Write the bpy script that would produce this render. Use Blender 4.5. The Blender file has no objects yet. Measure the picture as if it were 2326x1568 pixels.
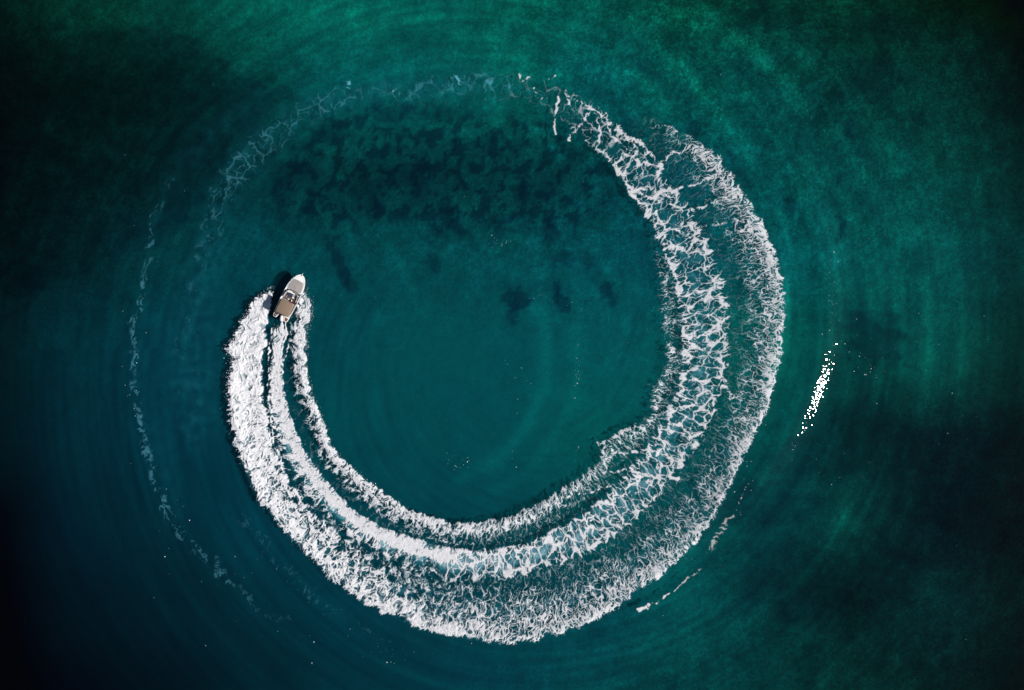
import bpy, math, random
import numpy as np
from mathutils import Matrix, Vector

random.seed(4); rng = np.random.default_rng(4)
scene = bpy.context.scene
COL = scene.collection
R = math.radians
OX, OY, OS = 1162.5, 784.0, 0.070469          # survey sheet origin and metres per unit
def W(ox, oy): return ((ox-OX)*OS, (OY-oy)*OS)

# ------------------------------------------------------------------ camera
cam = bpy.data.cameras.new('camera')
cam.sensor_width = 36.0; cam.lens = 36*110/163.84; cam.clip_start = 1; cam.clip_end = 9000
co = bpy.data.objects.new('camera', cam); COL.objects.link(co)
co.location = (0, 0, 110); co.rotation_euler = (0, 0, 0)
scene.camera = co

# ------------------------------------------------------------------ sky and sun
SUN_ZEN, SUN_AZ = R(53), R(-14.6)
sdir = Vector((math.sin(SUN_ZEN)*math.cos(SUN_AZ), math.sin(SUN_ZEN)*math.sin(SUN_AZ), math.cos(SUN_ZEN)))
world = bpy.data.worlds.new('World'); scene.world = world; world.use_nodes = True
wn = world.node_tree.nodes; wn.clear()
sky = wn.new('ShaderNodeTexSky'); sky.sky_type = 'NISHITA'; sky.sun_disc = False
sky.dust_density = .3; sky.sun_elevation = R(90)-SUN_ZEN; sky.sun_rotation = R(90)-SUN_AZ
bg = wn.new('ShaderNodeBackground'); bg.inputs['Strength'].default_value = 0.05
wo = wn.new('ShaderNodeOutputWorld')
world.node_tree.links.new(sky.outputs[0], bg.inputs[0]); world.node_tree.links.new(bg.outputs[0], wo.inputs[0])
sl = bpy.data.lights.new('sun', 'SUN'); sl.energy = 5.0; sl.angle = R(0.5); sl.color = (1.0, 0.965, 0.93)
so = bpy.data.objects.new('sun', sl); COL.objects.link(so)
so.rotation_euler = sdir.to_track_quat('Z', 'Y').to_euler(); so.location = (60, -8, 60)
vs = scene.view_settings
vs.view_transform = 'Standard'; vs.look = 'None'; vs.exposure = 0.0; vs.gamma = 1.0; vs.use_curve_mapping = False

# ------------------------------------------------------------------ numpy noise
def _perm(seed):
    r = np.random.default_rng(seed); p = r.permutation(1024).astype(np.int32)
    ang = r.random(1024)*2*np.pi
    return np.concatenate([p, p]), np.cos(ang).astype(np.float32), np.sin(ang).astype(np.float32), r.random(1024).astype(np.float32), r.random(1024).astype(np.float32)
_pc = {}
def perm(seed):
    if seed not in _pc: _pc[seed] = _perm(seed)
    return _pc[seed]
def perlin(x, y, seed=0):
    p, gx, gy, _, _ = perm(seed)
    x = x.astype(np.float32); y = y.astype(np.float32)
    xi = np.floor(x).astype(np.int32); yi = np.floor(y).astype(np.int32)
    fx = x-xi; fy = y-yi
    xi &= 1023; yi &= 1023; x1 = (xi+1) & 1023; y1 = (yi+1) & 1023
    u = fx*fx*fx*(fx*(fx*6-15)+10); v = fy*fy*fy*(fy*(fy*6-15)+10)
    def g(a, b, dx, dy):
        h = p[p[a]+b]; return gx[h]*dx+gy[h]*dy
    n00 = g(xi, yi, fx, fy); n10 = g(x1, yi, fx-1, fy)
    n01 = g(xi, y1, fx, fy-1); n11 = g(x1, y1, fx-1, fy-1)
    a = n00+u*(n10-n00); b = n01+u*(n11-n01)
    return (a+v*(b-a))*1.5
def fbm(x, y, o=4, seed=0, gain=.5):
    s = 0; a = 1; t = 0
    for i in range(o):
        s = s+a*perlin(x*(2.03**i)+17.3*i, y*(2.03**i)-9.1*i, seed+i); t += a; a *= gain
    return s/t*1.3
def worley(x, y, seed=0, jit=.95):
    p, _, _, jx, jy = perm(seed)
    x = x.astype(np.float32); y = y.astype(np.float32)
    xi = np.floor(x).astype(np.int32); yi = np.floor(y).astype(np.int32)
    f1 = np.full(x.shape, 9, np.float32); f2 = f1.copy()
    for dx in (-1, 0, 1):
        for dy in (-1, 0, 1):
            cx = xi+dx; cy = yi+dy
            h = p[p[cx & 1023]+(cy & 1023)]
            d = np.hypot(cx+.5+(jx[h]-.5)*jit-x, cy+.5+(jy[h]-.5)*jit-y)
            f2 = np.minimum(f2, np.maximum(f1, d)); f1 = np.minimum(f1, d)
    return f1, f2
def ridge(x, y, seed, k=.45):
    f1, f2 = worley(x, y, seed); return 1-np.clip((f2-f1)/k, 0, 1)
def sstep(a, b, x):
    t = np.clip((x-a)/(b-a), 0, 1); return t*t*(3-2*t)

# ------------------------------------------------------------------ wake geometry (polar about the turning centre)
CX, CY = 1147., 795.
def pol(ox, oy, lo=150.):
    a = math.degrees(math.atan2(CY-oy, ox-CX)); a = (a-lo) % 360+lo
    return a, math.hypot(ox-CX, oy-CY)
def curve(pts, lo=150.):
    q = sorted(pol(*p, lo) for p in pts)
    return np.array([t[0] for t in q]), np.array([t[1] for t in q])
OUT_E = curve([(612,662),(585,676),(572,700),(550,742),(533,765),(516,792),(528,812),(517,870),(520,920),(527,960),(540,1020),(560,1080),(575,1110),(583,1133),(610,1158),(640,1203),(700,1262),(750,1312),(800,1352),(850,1381),(900,1400),(940,1425),(1000,1437),(1060,1450),(1100,1457),(1145,1463),(1200,1452),(1280,1436),(1340,1412),(1400,1377),(1450,1342),(1500,1307),(1560,1252),(1605,1200),(1640,1140),(1665,1080),(1695,1020),(1732,950),(1753,880),(1772,800),(1783,720),(1781,660),(1768,600),(1745,550),(1720,500),(1693,460),(1660,400),(1630,360),(1592,325),(1545,300),(1490,270),(1440,262)])
OUT_I = curve([(612,690),(604,720),(598,760),(592,800),(592,850),(594,900),(601,950),(612,1000),(628,1045),(648,1090),(672,1125),(700,1155),(750,1198),(815,1245),(870,1275),(945,1300),(1020,1322),(1090,1330),(1180,1330),(1240,1318),(1300,1300),(1360,1270),(1420,1228),(1480,1180),(1540,1115),(1595,1040),(1635,950),(1662,860),(1678,780),(1680,700),(1672,640),(1655,590),(1630,540),(1600,490),(1560,440),(1520,390),(1480,350),(1440,320),(1400,300)])
PW_O = curve([(628,725),(618,790),(612,840),(612,900),(618,950),(630,1000),(648,1050),(681,1097),(725,1147),(797,1213),(884,1265),(942,1285),(1000,1303),(1057,1314),(1115,1312),(1160,1313),(1200,1300),(1250,1285),(1300,1272),(1360,1242),(1420,1200),(1475,1150),(1530,1085),(1580,1020),(1618,940),(1642,860),(1655,800),(1657,740),(1652,690),(1642,640),(1627,590),(1602,540),(1570,490),(1530,430),(1500,385),(1450,335),(1400,290),(1370,250),(1300,210),(1250,193),(1170,168)])
PW_I = curve([(650,730),(643,780),(640,830),(644,880),(655,930),(672,985),(699,1039),(739,1091),(797,1155),(855,1193),(927,1219),(980,1236),(1066,1252),(1144,1245),(1217,1226),(1260,1205),(1330,1165),(1385,1115),(1440,1055),(1478,1000),(1502,950),(1543,880),(1552,800),(1549,740),(1543,690),(1534,640),(1519,590),(1503,540),(1480,500),(1452,465),(1428,425),(1398,380),(1350,340),(1310,300),(1265,270),(1190,225)])
IN_E = curve([(692,655),(702,685),(706,714),(694,738),(692,765),(694,800),(697,840),(706,890),(722,930),(741,970),(752,1010),(782,1047),(820,1078),(870,1118),(920,1150),(980,1173),(1030,1187),(1090,1183),(1140,1178),(1200,1152),(1260,1121),(1310,1086),(1357,1050),(1362,1012),(1400,985),(1452,958),(1478,932),(1466,890),(1490,860),(1510,830),(1503,790),(1499,740),(1491,690),(1496,650),(1482,600),(1474,560),(1440,500),(1410,440)])
def smooth_tab(c, sig):
    a = np.arange(150, 620, .25); r = np.interp(a, c[0], c[1])
    k = np.exp(-.5*(np.arange(-24, 25)*.25/sig)**2); k /= k.sum()
    return a, np.convolve(np.pad(r, 24, 'edge'), k, 'valid')
OUT_E = smooth_tab(OUT_E, .35); IN_E = smooth_tab(IN_E, .35)
OUT_I = smooth_tab(OUT_I, 1.2); PW_O = smooth_tab(PW_O, 1.2); PW_I = smooth_tab(PW_I, 1.2)
def tab(a, *kv): return np.interp(a, kv[0::2], kv[1::2])

def wave_z(x, y):
    """height of the sea surface (m)"""
    ox = x/OS+OX; oy = OY-y/OS
    phi = np.degrees(np.arctan2(CY-oy, ox-CX)); r = np.hypot(ox-CX, oy-CY)
    a = (phi-150) % 360+150
    z = np.zeros_like(x)
    fade = tab(a, 150, 0, 172, 0, 190, 1, 300, .9, 400, .5, 430, 0, 510, 0)
    for c, amp, w in ((OUT_E, .38, 14.), (IN_E, .25, 10.)):
        rr = np.interp(a, *c)
        s = 1 if c is OUT_E else -1
        z += amp*fade*np.exp(-.5*((r-rr+s*10)/w)**2)
    m = .5*(np.interp(a, *PW_O)+np.interp(a, *PW_I))
    z -= .22*fade*np.exp(-.5*((r-m)/22.)**2)
    b = (phi+180) % 360-180
    # the long smooth wave that carries the sun streak, and its followers
    rs = 743+np.where(b < 2, (b-2)*2.93, (b-2)*2.2)
    env = np.exp(-.5*((b+6)/26)**2)
    w = 27.
    z += .80*env*np.exp(-.5*((r-rs+w)/w)**2)
    for k, (dr, am, ww) in enumerate(((95, .06, 20), (185, .07, 24), (270, .05, 24), (360, .035, 26), (450, .03, 26))):
        e2 = np.exp(-.5*((b+2)/42)**2)
        z += am*e2*np.exp(-.5*((r-rs-dr-3*b*.4)/ww)**2)
    # swirls inside the circle
    for rc, am, ww in ((235, .07, 22), (300, .08, 18), (165, .05, 20)):
        z += am*np.exp(-.5*((r-rc-.25*b)/ww)**2)*np.exp(-.5*((b+25)/50)**2)
    # old swell lines on the left
    for rc, am in ((860, .06), (930, .04), (1010, .035), (1090, .03)):
        bb = (phi-190+180) % 360-180
        z += am*np.exp(-.5*((r-rc-1.2*bb)/16)**2)*np.exp(-.5*(bb/45)**2)
    n = np.clip(1-np.hypot(x, y)/400, 0, 1)
    z += n*(.05*perlin(x*.16, y*.13, 61)+.018*perlin(x*.45+3, y*.4, 62))
    return z

# ------------------------------------------------------------------ colours of the water body and the bottom, lens vignette painted into the corners
XS = [0,194,388,581,775,969,1163,1356,1550,1744,1938,2131,2325]
YS = [0,196,392,588,784,980,1176,1372,1568]
G = [[26,50,62,88,98,94,96,84,70,64,52,32,14],
     [16,28,36,56,84,88,92,88,85,76,58,54,24],
     [18,32,38,46,52,54,60,66,78,80,80,70,42],
     [24,38,56,64,64,74,76,76,80,88,88,80,55],
     [28,46,58,60,68,74,74,78,78,92,66,76,46],
     [24,42,52,56,68,70,72,80,76,78,44,30,20],
     [8,32,44,54,60,62,66,72,72,58,58,22,16],
     [4,22,34,44,52,58,62,64,76,50,30,36,20],
     [2,10,22,34,46,54,60,64,60,52,46,26,10]]
B = [[24,42,54,75,84,82,80,72,54,50,38,22,10],
     [18,28,36,54,82,84,84,86,72,66,50,46,22],
     [22,34,40,52,54,56,60,68,80,74,70,60,38],
     [28,42,62,72,70,76,78,79,82,84,80,72,50],
     [34,56,70,72,75,78,79,82,80,86,63,70,42],
     [32,54,66,68,75,76,77,80,80,76,46,32,22],
     [18,44,56,68,72,72,73,77,76,60,56,26,18],
     [13,32,44,56,65,69,71,73,78,52,33,36,20],
     [9,20,32,44,58,65,70,70,62,52,44,26,11]]
def lin(c):
    c = np.asarray(c, float)/255; return np.where(c <= .04045, c/12.92, ((c+.055)/1.055)**2.4)
TG, TB = lin(G), lin(B)
TG[:4, 5:] *= .86; TB[:4, 5:] *= .94; TG[0:2, 2:5] *= .93; TG[:4, 8:] *= .95; TB[:4, 8:] *= 1.04
TG[4:, 9:] *= .92; TB[4:, 9:] *= .95; TG[:, 0] += .0008; TB[:, 0] += .001; TG[6:, 1] += .0012; TB[6:, 1] += .002
TG[5:, 11:] = TG[5:, 11:]*1.1+.002; TB[5:, 11:] = TB[5:, 11:]*1.15+.003
def cub(t): return t*t*(3-2*t)*.5+t*.5
def lookup(T, ox, oy):
    fx = np.interp(ox, XS, range(13)); fy = np.interp(oy, YS, range(9))
    i = np.clip(fx.astype(int), 0, 11); j = np.clip(fy.astype(int), 0, 7)
    u = cub(fx-i); v = cub(fy-j)
    return (T[j, i]*(1-u)+T[j, i+1]*u)*(1-v)+(T[j+1, i]*(1-u)+T[j+1, i+1]*u)*v
GAIN = 1.03
def base_col(ox, oy):
    g = np.maximum(lookup(TG, ox, oy)-.002, .0005)*GAIN; b = np.maximum(lookup(TB, ox, oy)-.004, .0008)*GAIN
    far = np.clip((np.hypot(ox-OX, oy-OY)-1400)/3000, 0, 1)     # beyond the survey the bottom drops to open teal water
    g = g*(1-far)+.03*far; b = b*(1-far)+.045*far
    return g, b

def inpoly(px, py, poly):
    ins = np.zeros(px.shape, bool); n = len(poly)
    for i in range(n):
        x0, y0 = poly[i]; x1, y1 = poly[(i+1) % n]
        if y0 == y1: continue
        c = ((y0 > py) != (y1 > py)) & (px < (x1-x0)*(py-y0)/(y1-y0)+x0)
        ins ^= c
    return ins
def segdist(px, py, x0, y0, x1, y1):
    dx, dy = x1-x0, y1-y0; L = dx*dx+dy*dy+1e-9
    t = np.clip(((px-x0)*dx+(py-y0)*dy)/L, 0, 1)
    return np.hypot(px-x0-t*dx, py-y0-t*dy), t
def polysd(px, py, poly):
    d = np.full(px.shape, 1e9)
    for i in range(len(poly)):
        q, _ = segdist(px, py, *poly[i], *poly[(i+1) % len(poly)]); d = np.minimum(d, q)
    return np.where(inpoly(px, py, poly), d, -d)

MEADOWS = [
 ([(-200,45),(40,70),(130,45),(180,75),(250,50),(330,62),(430,72),(470,108),(530,140),(560,180),(640,190),(690,225),(620,235),(575,285),(520,330),(480,420),(430,480),(350,560),(240,600),(150,635),(90,655),(-200,690)], .60, 6),
 ([(1950,905),(2010,900),(2060,950),(2110,965),(2180,975),(2250,1000),(2290,950),(2500,900),(2500,1260),(2325,1280),(2200,1305),(2080,1310),(2010,1270),(1960,1190),(1930,1100),(1850,1110),(1760,1090),(1740,1030),(1800,990),(1880,1000),(1900,930)], .68, 12),
 ([(1740,1240),(1830,1215),(1872,1205),(1950,1225),(2043,1225),(2090,1290),(2050,1370),(1950,1400),(1872,1425),(1780,1420),(1700,1380),(1690,1310)], .68, 14),
 ([(690,230),(900,215),(1050,230),(1180,250),(1300,300),(1390,380),(1400,470),(1330,540),(1180,520),(1060,560),(900,500),(780,540),(640,480),(600,420),(660,330)], .80, 22),
]
BLOBS = [(1175,680,42,32,0,.45),(1165,715,14,35,10,.6),(1278,692,17,30,-35,.5),(1262,668,10,25,0,.6),(1380,652,20,22,0,.5),(1395,682,16,14,0,.6),(1802,468,16,30,0,.55),(1915,512,11,32,15,.45),
 (1915,405,8,16,30,.6),(1280,590,32,22,0,.6),(1262,650,12,20,0,.65),(765,595,16,66,-22,.55),(790,640,14,35,-30,.65),(1010,480,22,50,0,.6),(985,600,20,28,-10,.6),(640,480,20,30,0,.6),(700,465,18,45,20,.6),(850,470,26,30,0,.65),
 (930,400,70,30,0,.7),(1120,330,80,25,0,.7),(1220,430,60,40,0,.7),(1250,520,16,45,0,.6),(1130,500,30,20,0,.6),(830,420,60,30,0,.7),(900,250,60,25,0,.65),(1010,260,50,22,0,.7),(760,300,60,30,30,.7),
 (1990,770,75,75,0,.62),(1640,420,14,30,10,.55),(1700,480,12,25,0,.6),(1755,600,14,60,0,.8),(1670,395,18,14,0,.65),(2095,262,18,28,-40,.6),(1870,262,30,40,0,.6),(1905,210,24,30,0,.65),(1940,290,14,24,0,.6),(1620,370,10,25,-20,.65),(1580,290,20,30,-20,.65),
 (2000,180,60,60,0,.7),(1980,50,120,40,0,.7),(1760,30,110,40,0,.7),(1560,200,22,60,-20,.75),(1050,1215,0.1,.1,0,1),(620,690,60,45,0,.75),(1180,440,24,30,0,.65),(1360,300,60,40,0,.8),(1430,300,40,50,0,.75),(1340,590,14,30,0,.75),(1740,1150,120,60,0,.75),
 (40,640,60,60,0,.7),(1167,1167,.1,.1,0,1),(1168,1530,.1,.1,0,1),(1169,1524,.1,.1,0,1)]
LIGHT = [([(1450,60),(1530,130),(1600,210),(1660,290),(1720,360)],14,1.5),([(1540,40),(1610,70),(1700,100),(1800,170),(1850,240),(1900,290)],13,1.45),([(1400,120),(1440,160),(1500,240),(1560,330)],10,1.35),  # bright bands: sunlight focused by wave crests, painted into the seabed tone
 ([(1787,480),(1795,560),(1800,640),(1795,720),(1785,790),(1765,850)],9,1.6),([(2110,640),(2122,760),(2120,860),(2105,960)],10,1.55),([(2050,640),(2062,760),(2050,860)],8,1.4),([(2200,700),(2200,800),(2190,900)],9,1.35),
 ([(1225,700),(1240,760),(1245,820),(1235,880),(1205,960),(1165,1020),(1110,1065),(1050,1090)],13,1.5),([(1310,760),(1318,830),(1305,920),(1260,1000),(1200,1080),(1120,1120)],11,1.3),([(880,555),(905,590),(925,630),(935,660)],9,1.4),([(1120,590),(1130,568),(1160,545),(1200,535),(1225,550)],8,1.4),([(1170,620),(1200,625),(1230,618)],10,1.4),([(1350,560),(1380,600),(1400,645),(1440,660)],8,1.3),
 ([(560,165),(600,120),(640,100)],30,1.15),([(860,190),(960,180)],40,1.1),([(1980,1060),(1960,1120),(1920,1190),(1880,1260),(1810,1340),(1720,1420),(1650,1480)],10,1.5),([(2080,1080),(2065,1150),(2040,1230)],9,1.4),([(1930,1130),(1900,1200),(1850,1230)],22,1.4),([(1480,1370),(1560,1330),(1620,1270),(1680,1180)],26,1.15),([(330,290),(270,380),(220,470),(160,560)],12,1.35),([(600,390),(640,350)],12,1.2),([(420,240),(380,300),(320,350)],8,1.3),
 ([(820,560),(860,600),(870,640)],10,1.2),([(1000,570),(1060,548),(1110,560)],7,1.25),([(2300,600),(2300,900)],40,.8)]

def bottom_mult(ox, oy):
    wx = 20*fbm(ox/70, oy/70, 4, 11); wy = 20*fbm(ox/70+9, oy/70+4, 4, 12)
    wx2 = wx*.55; wy2 = wy*.55
    m = np.ones_like(ox)
    big = fbm(ox/55, oy/62, 5, 21, .6)
    for poly, f, soft in MEADOWS:
        sd = polysd(ox+wx, oy+wy, poly)
        k = sstep(-soft*1.4, soft*1.6, sd+10*fbm(ox/14, oy/14, 3, 34))
        if f == .80:        # scattered clumps of weed rather than a closed meadow
            k = k*sstep(.0, .16, fbm(ox/30+3, oy/36, 5, 131, .62)); f = .42
        if f not in (.42, .55): k = k*(.55+.45*sstep(-.35, .3, fbm(ox/34, oy/30, 4, 33)))
        m *= 1-(1-f**1.4)*k
    for cx, cy, rx, ry, rot, f in BLOBS:
        c, s = math.cos(R(rot)), math.sin(R(rot))
        dx = ox+wx2-cx; dy = oy+wy2-cy
        q = ((dx*c+dy*s)/rx)**2+((-dx*s+dy*c)/ry)**2
        q = q+1.1*fbm(ox/max(9., rx*.55), oy/max(9., ry*.4), 4, 35+int(cx) % 50)
        m *= 1-(1-f**1.6)*(1-sstep(.3, 1.2, q))
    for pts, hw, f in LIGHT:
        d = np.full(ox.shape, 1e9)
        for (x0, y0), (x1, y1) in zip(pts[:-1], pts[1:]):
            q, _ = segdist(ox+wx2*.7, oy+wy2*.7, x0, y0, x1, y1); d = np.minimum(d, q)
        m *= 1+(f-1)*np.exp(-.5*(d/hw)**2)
    # arcs of light and shade from ripple rings and swell, painted into the tone
    ph = np.degrees(np.arctan2(CY-oy, ox-CX)); r = np.hypot(ox-CX, oy-CY); b = (ph+180) % 360-180
    arc = perlin((r-1.3*b)/13., b/19.+50, 37)+.6*perlin((r-1.3*b)/30., b/30.+70, 38)+.3*perlin((r-1.3*b)/7.5+1.2*perlin(ox/60, oy/60, 40), b/12.+90, 39)
    am_ = np.where(r < 480, .19*sstep(120, 300, r), .33)*sstep(0, 60, abs(r-560))*np.exp(-np.clip(r-900, 0, None)/500)
    am_ = am_*np.where(r < 520, 1-.85*sstep(15, 45, b)*(1-sstep(140, 170, b)), 1)
    m = m*np.exp(am_*arc)
    return m, big
AMP_X = [0, 500, 1000, 1500, 2325]; AMP_Y = [0, 500, 800, 1100, 1568]
AMP = np.array([[.34,.24,.22,.46,.40],[.34,.24,.26,.34,.30],[.12,.08,.06,.12,.18],[.04,.04,.05,.10,.34],[.03,.04,.06,.24,.34]])
def amp_at(ox, oy):
    fx = np.interp(ox, AMP_X, range(5)); fy = np.interp(oy, AMP_Y, range(5))
    i = np.clip(fx.astype(int), 0, 3); j = np.clip(fy.astype(int), 0, 3); u = fx-i; v = fy-j
    return (AMP[j, i]*(1-u)+AMP[j, i+1]*u)*(1-v)+(AMP[j+1, i]*(1-u)+AMP[j+1, i+1]*u)*v

# ------------------------------------------------------------------ mesh helpers
def mesh_np(name, V, F, attrs=None, mat=None, smooth=True):
    me = bpy.data.meshes.new(name); V = np.asarray(V, np.float32); F = np.asarray(F, np.int32)
    k = F.shape[1]
    me.vertices.add(len(V)); me.vertices.foreach_set('co', V.ravel())
    me.loops.add(F.size); me.loops.foreach_set('vertex_index', F.ravel())
    me.polygons.add(len(F)); me.polygons.foreach_set('loop_start', np.arange(0, F.size, k, dtype=np.int32))
    try: me.polygons.foreach_set('loop_total', np.full(len(F), k, np.int32))
    except Exception: pass
    me.update(calc_edges=True)
    if smooth: me.shade_smooth()
    for n, (typ, data) in (attrs or {}).items():
        at = me.attributes.new(n, typ, 'POINT')
        at.data.foreach_set('color' if typ == 'FLOAT_COLOR' else 'value', np.asarray(data, np.float32).ravel())
    if mat: me.materials.append(mat)
    return me
def link(name, me, parent=None, **props):
    o = bpy.data.objects.new(name, me); COL.objects.link(o)
    if parent is not None: o.parent = parent
    for k, v in props.items(): o[k] = v
    return o
def axis(lo, hi, step, far):
    c = np.arange(lo, hi+step*.5, step); out = []; d = step; p = hi
    while p < far:
        d *= 1.35; p += d; out.append(p)
    a = np.array(out); return np.concatenate([(lo+hi)-a[::-1], c, a])
def grid_faces(nx, ny):
    i = np.arange(nx-1)[None, :]+np.arange(ny-1)[:, None]*nx
    return np.stack([i, i+1, i+1+nx, i+nx], -1).reshape(-1, 4)

# ------------------------------------------------------------------ materials
def newmat(name):
    m = bpy.data.materials.new(name); m.use_nodes = True; m.node_tree.nodes.clear()
    return m, m.node_tree.nodes, m.node_tree.links
def node(ns, t, **kw):
    n = ns.new(t)
    for k, v in kw.items():
        if k in n.inputs: n.inputs[k].default_value = v
        else: setattr(n, k, v)
    return n
T_MIX = .24; TINT = (.45, .88, .90)
def mat_water():
    m, ns, L = newmat('sea_water')
    out = node(ns, 'ShaderNodeOutputMaterial')
    body = node(ns, 'ShaderNodeAttribute', attribute_name='body')
    milk = node(ns, 'ShaderNodeAttribute', attribute_name='milk')
    tc = node(ns, 'ShaderNodeNewGeometry')
    n1 = node(ns, 'ShaderNodeTexNoise', Scale=2.2, Detail=1.0, Roughness=.3)
    n2 = node(ns, 'ShaderNodeTexNoise', Scale=.55, Detail=2.0, Roughness=.5)
    mp = node(ns, 'ShaderNodeMapping'); mp.inputs['Scale'].default_value = (1, 1, 1)
    L.new(tc.outputs['Position'], mp.inputs[0]); L.new(mp.outputs[0], n1.inputs[0]); L.new(mp.outputs[0], n2.inputs[0])
    add = node(ns, 'ShaderNodeMath', operation='MULTIPLY_ADD'); add.inputs[1].default_value = .6
    L.new(n2.outputs[0], add.inputs[0]); L.new(n1.outputs[0], add.inputs[2])
    bp = node(ns, 'ShaderNodeBump', Strength=1.0, Distance=.042); L.new(add.outputs[0], bp.inputs['Height'])
    mm = node(ns, 'ShaderNodeMix', data_type='RGBA'); L.new(milk.outputs['Fac'], mm.inputs['Factor'])
    L.new(body.outputs['Color'], mm.inputs[6]); mk2 = node(ns, 'ShaderNodeMix', data_type='RGBA'); sq = node(ns, 'ShaderNodeMath', operation='POWER'); sq.inputs[1].default_value = 2.2; L.new(milk.outputs['Fac'], sq.inputs[0]); L.new(sq.outputs[0], mk2.inputs['Factor'])
    mk2.inputs[6].default_value = (.01, .30, .40, 1); mk2.inputs[7].default_value = (.38, .56, .58, 1); L.new(mk2.outputs[2], mm.inputs[7])
    dif = node(ns, 'ShaderNodeBsdfDiffuse'); L.new(mm.outputs[2], dif.inputs['Color'])
    tr = node(ns, 'ShaderNodeBsdfTransparent'); tr.inputs['Color'].default_value = (*TINT, 1)
    fac = node(ns, 'ShaderNodeMath', operation='MAXIMUM'); fac.inputs[1].default_value = T_MIX
    m2 = node(ns, 'ShaderNodeMath', operation='MULTIPLY_ADD'); m2.use_clamp = True; m2.inputs[1].default_value = 1.0; m2.inputs[2].default_value = T_MIX
    L.new(milk.outputs['Fac'], m2.inputs[0])
    mx = node(ns, 'ShaderNodeMixShader'); L.new(m2.outputs[0], mx.inputs[0]); L.new(tr.outputs[0], mx.inputs[1]); L.new(dif.outputs[0], mx.inputs[2])
    gl = node(ns, 'ShaderNodeBsdfGlossy', Roughness=.074); gl.distribution = 'BECKMANN'; L.new(bp.outputs[0], gl.inputs['Normal'])
    # Schlick reflectance of water, the same from above and below the surface
    dt = node(ns, 'ShaderNodeVectorMath', operation='DOT_PRODUCT'); L.new(bp.outputs[0], dt.inputs[0]); L.new(tc.outputs['Incoming'], dt.inputs[1])
    ab = node(ns, 'ShaderNodeMath', operation='ABSOLUTE'); L.new(dt.outputs['Value'], ab.inputs[0])
    om = node(ns, 'ShaderNodeMath', operation='SUBTRACT'); om.inputs[0].default_value = 1.0; om.use_clamp = True; L.new(ab.outputs[0], om.inputs[1])
    p5 = node(ns, 'ShaderNodeMath', operation='POWER'); p5.inputs[1].default_value = 5.0; L.new(om.outputs[0], p5.inputs[0])
    fr = node(ns, 'ShaderNodeMath', operation='MULTIPLY_ADD'); fr.inputs[1].default_value = .98; fr.inputs[2].default_value = .02; L.new(p5.outputs[0], fr.inputs[0])
    mg = node(ns, 'ShaderNodeMixShader'); L.new(fr.outputs[0], mg.inputs[0]); L.new(mx.outputs[0], mg.inputs[1]); L.new(gl.outputs[0], mg.inputs[2])
    L.new(mg.outputs[0], out.inputs[0]); return m
def mat_bottom():
    m, ns, L = newmat('seabed_sand_and_weed')
    out = node(ns, 'ShaderNodeOutputMaterial')
    c = node(ns, 'ShaderNodeAttribute', attribute_name='tone'); s = node(ns, 'ShaderNodeAttribute', attribute_name='speck')
    g = node(ns, 'ShaderNodeNewGeometry')
    n1 = node(ns, 'ShaderNodeTexNoise', Scale=2.3, Detail=4.0, Roughness=.7, Distortion=.6); L.new(g.outputs['Position'], n1.inputs[0])
    n3 = node(ns, 'ShaderNodeTexNoise', Scale=.33, Detail=3.0, Roughness=.6, Distortion=.4); L.new(g.outputs['Position'], n3.inputs[0])
    av = node(ns, 'ShaderNodeMath', operation='MULTIPLY_ADD'); av.inputs[1].default_value = .4; L.new(n3.outputs[0], av.inputs[0])
    k0 = node(ns, 'ShaderNodeMath', operation='MULTIPLY'); k0.inputs[1].default_value = .6; L.new(n1.outputs[0], k0.inputs[0]); L.new(k0.outputs[0], av.inputs[2])
    sb = node(ns, 'ShaderNodeMath', operation='SUBTRACT'); sb.inputs[1].default_value = .5; L.new(av.outputs[0], sb.inputs[0])
    ml = node(ns, 'ShaderNodeMath', operation='MULTIPLY'); L.new(sb.outputs[0], ml.inputs[0]); L.new(s.outputs['Fac'], ml.inputs[1])
    ex = node(ns, 'ShaderNodeMath', operation='EXPONENT'); m8 = node(ns, 'ShaderNodeMath', operation='MULTIPLY'); m8.inputs[1].default_value = 14.0
    L.new(ml.outputs[0], m8.inputs[0]); L.new(m8.outputs[0], ex.inputs[0])
    # pale pebbles and shell patches
    v = node(ns, 'ShaderNodeTexNoise', Scale=2.8, Detail=2.0, Roughness=.5); L.new(g.outputs['Position'], v.inputs[0])
    mr = node(ns, 'ShaderNodeMapRange'); mr.inputs[1].default_value = .58; mr.inputs[2].default_value = .72; mr.inputs[3].default_value = 0; mr.inputs[4].default_value = 2.8
    L.new(v.outputs[0], mr.inputs[0]); mv = node(ns, 'ShaderNodeMath', operation='MULTIPLY'); L.new(mr.outputs[0], mv.inputs[0]); L.new(s.outputs['Fac'], mv.inputs[1])
    ad = node(ns, 'ShaderNodeMath', operation='ADD'); L.new(ex.outputs[0], ad.inputs[0]); L.new(mv.outputs[0], ad.inputs[1])
    vm = node(ns, 'ShaderNodeVectorMath', operation='SCALE'); L.new(c.outputs['Color'], vm.inputs[0]); L.new(ad.outputs[0], vm.inputs['Scale'])
    d = node(ns, 'ShaderNodeBsdfDiffuse'); L.new(vm.outputs[0], d.inputs['Color']); L.new(d.outputs[0], out.inputs[0]); return m
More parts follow.
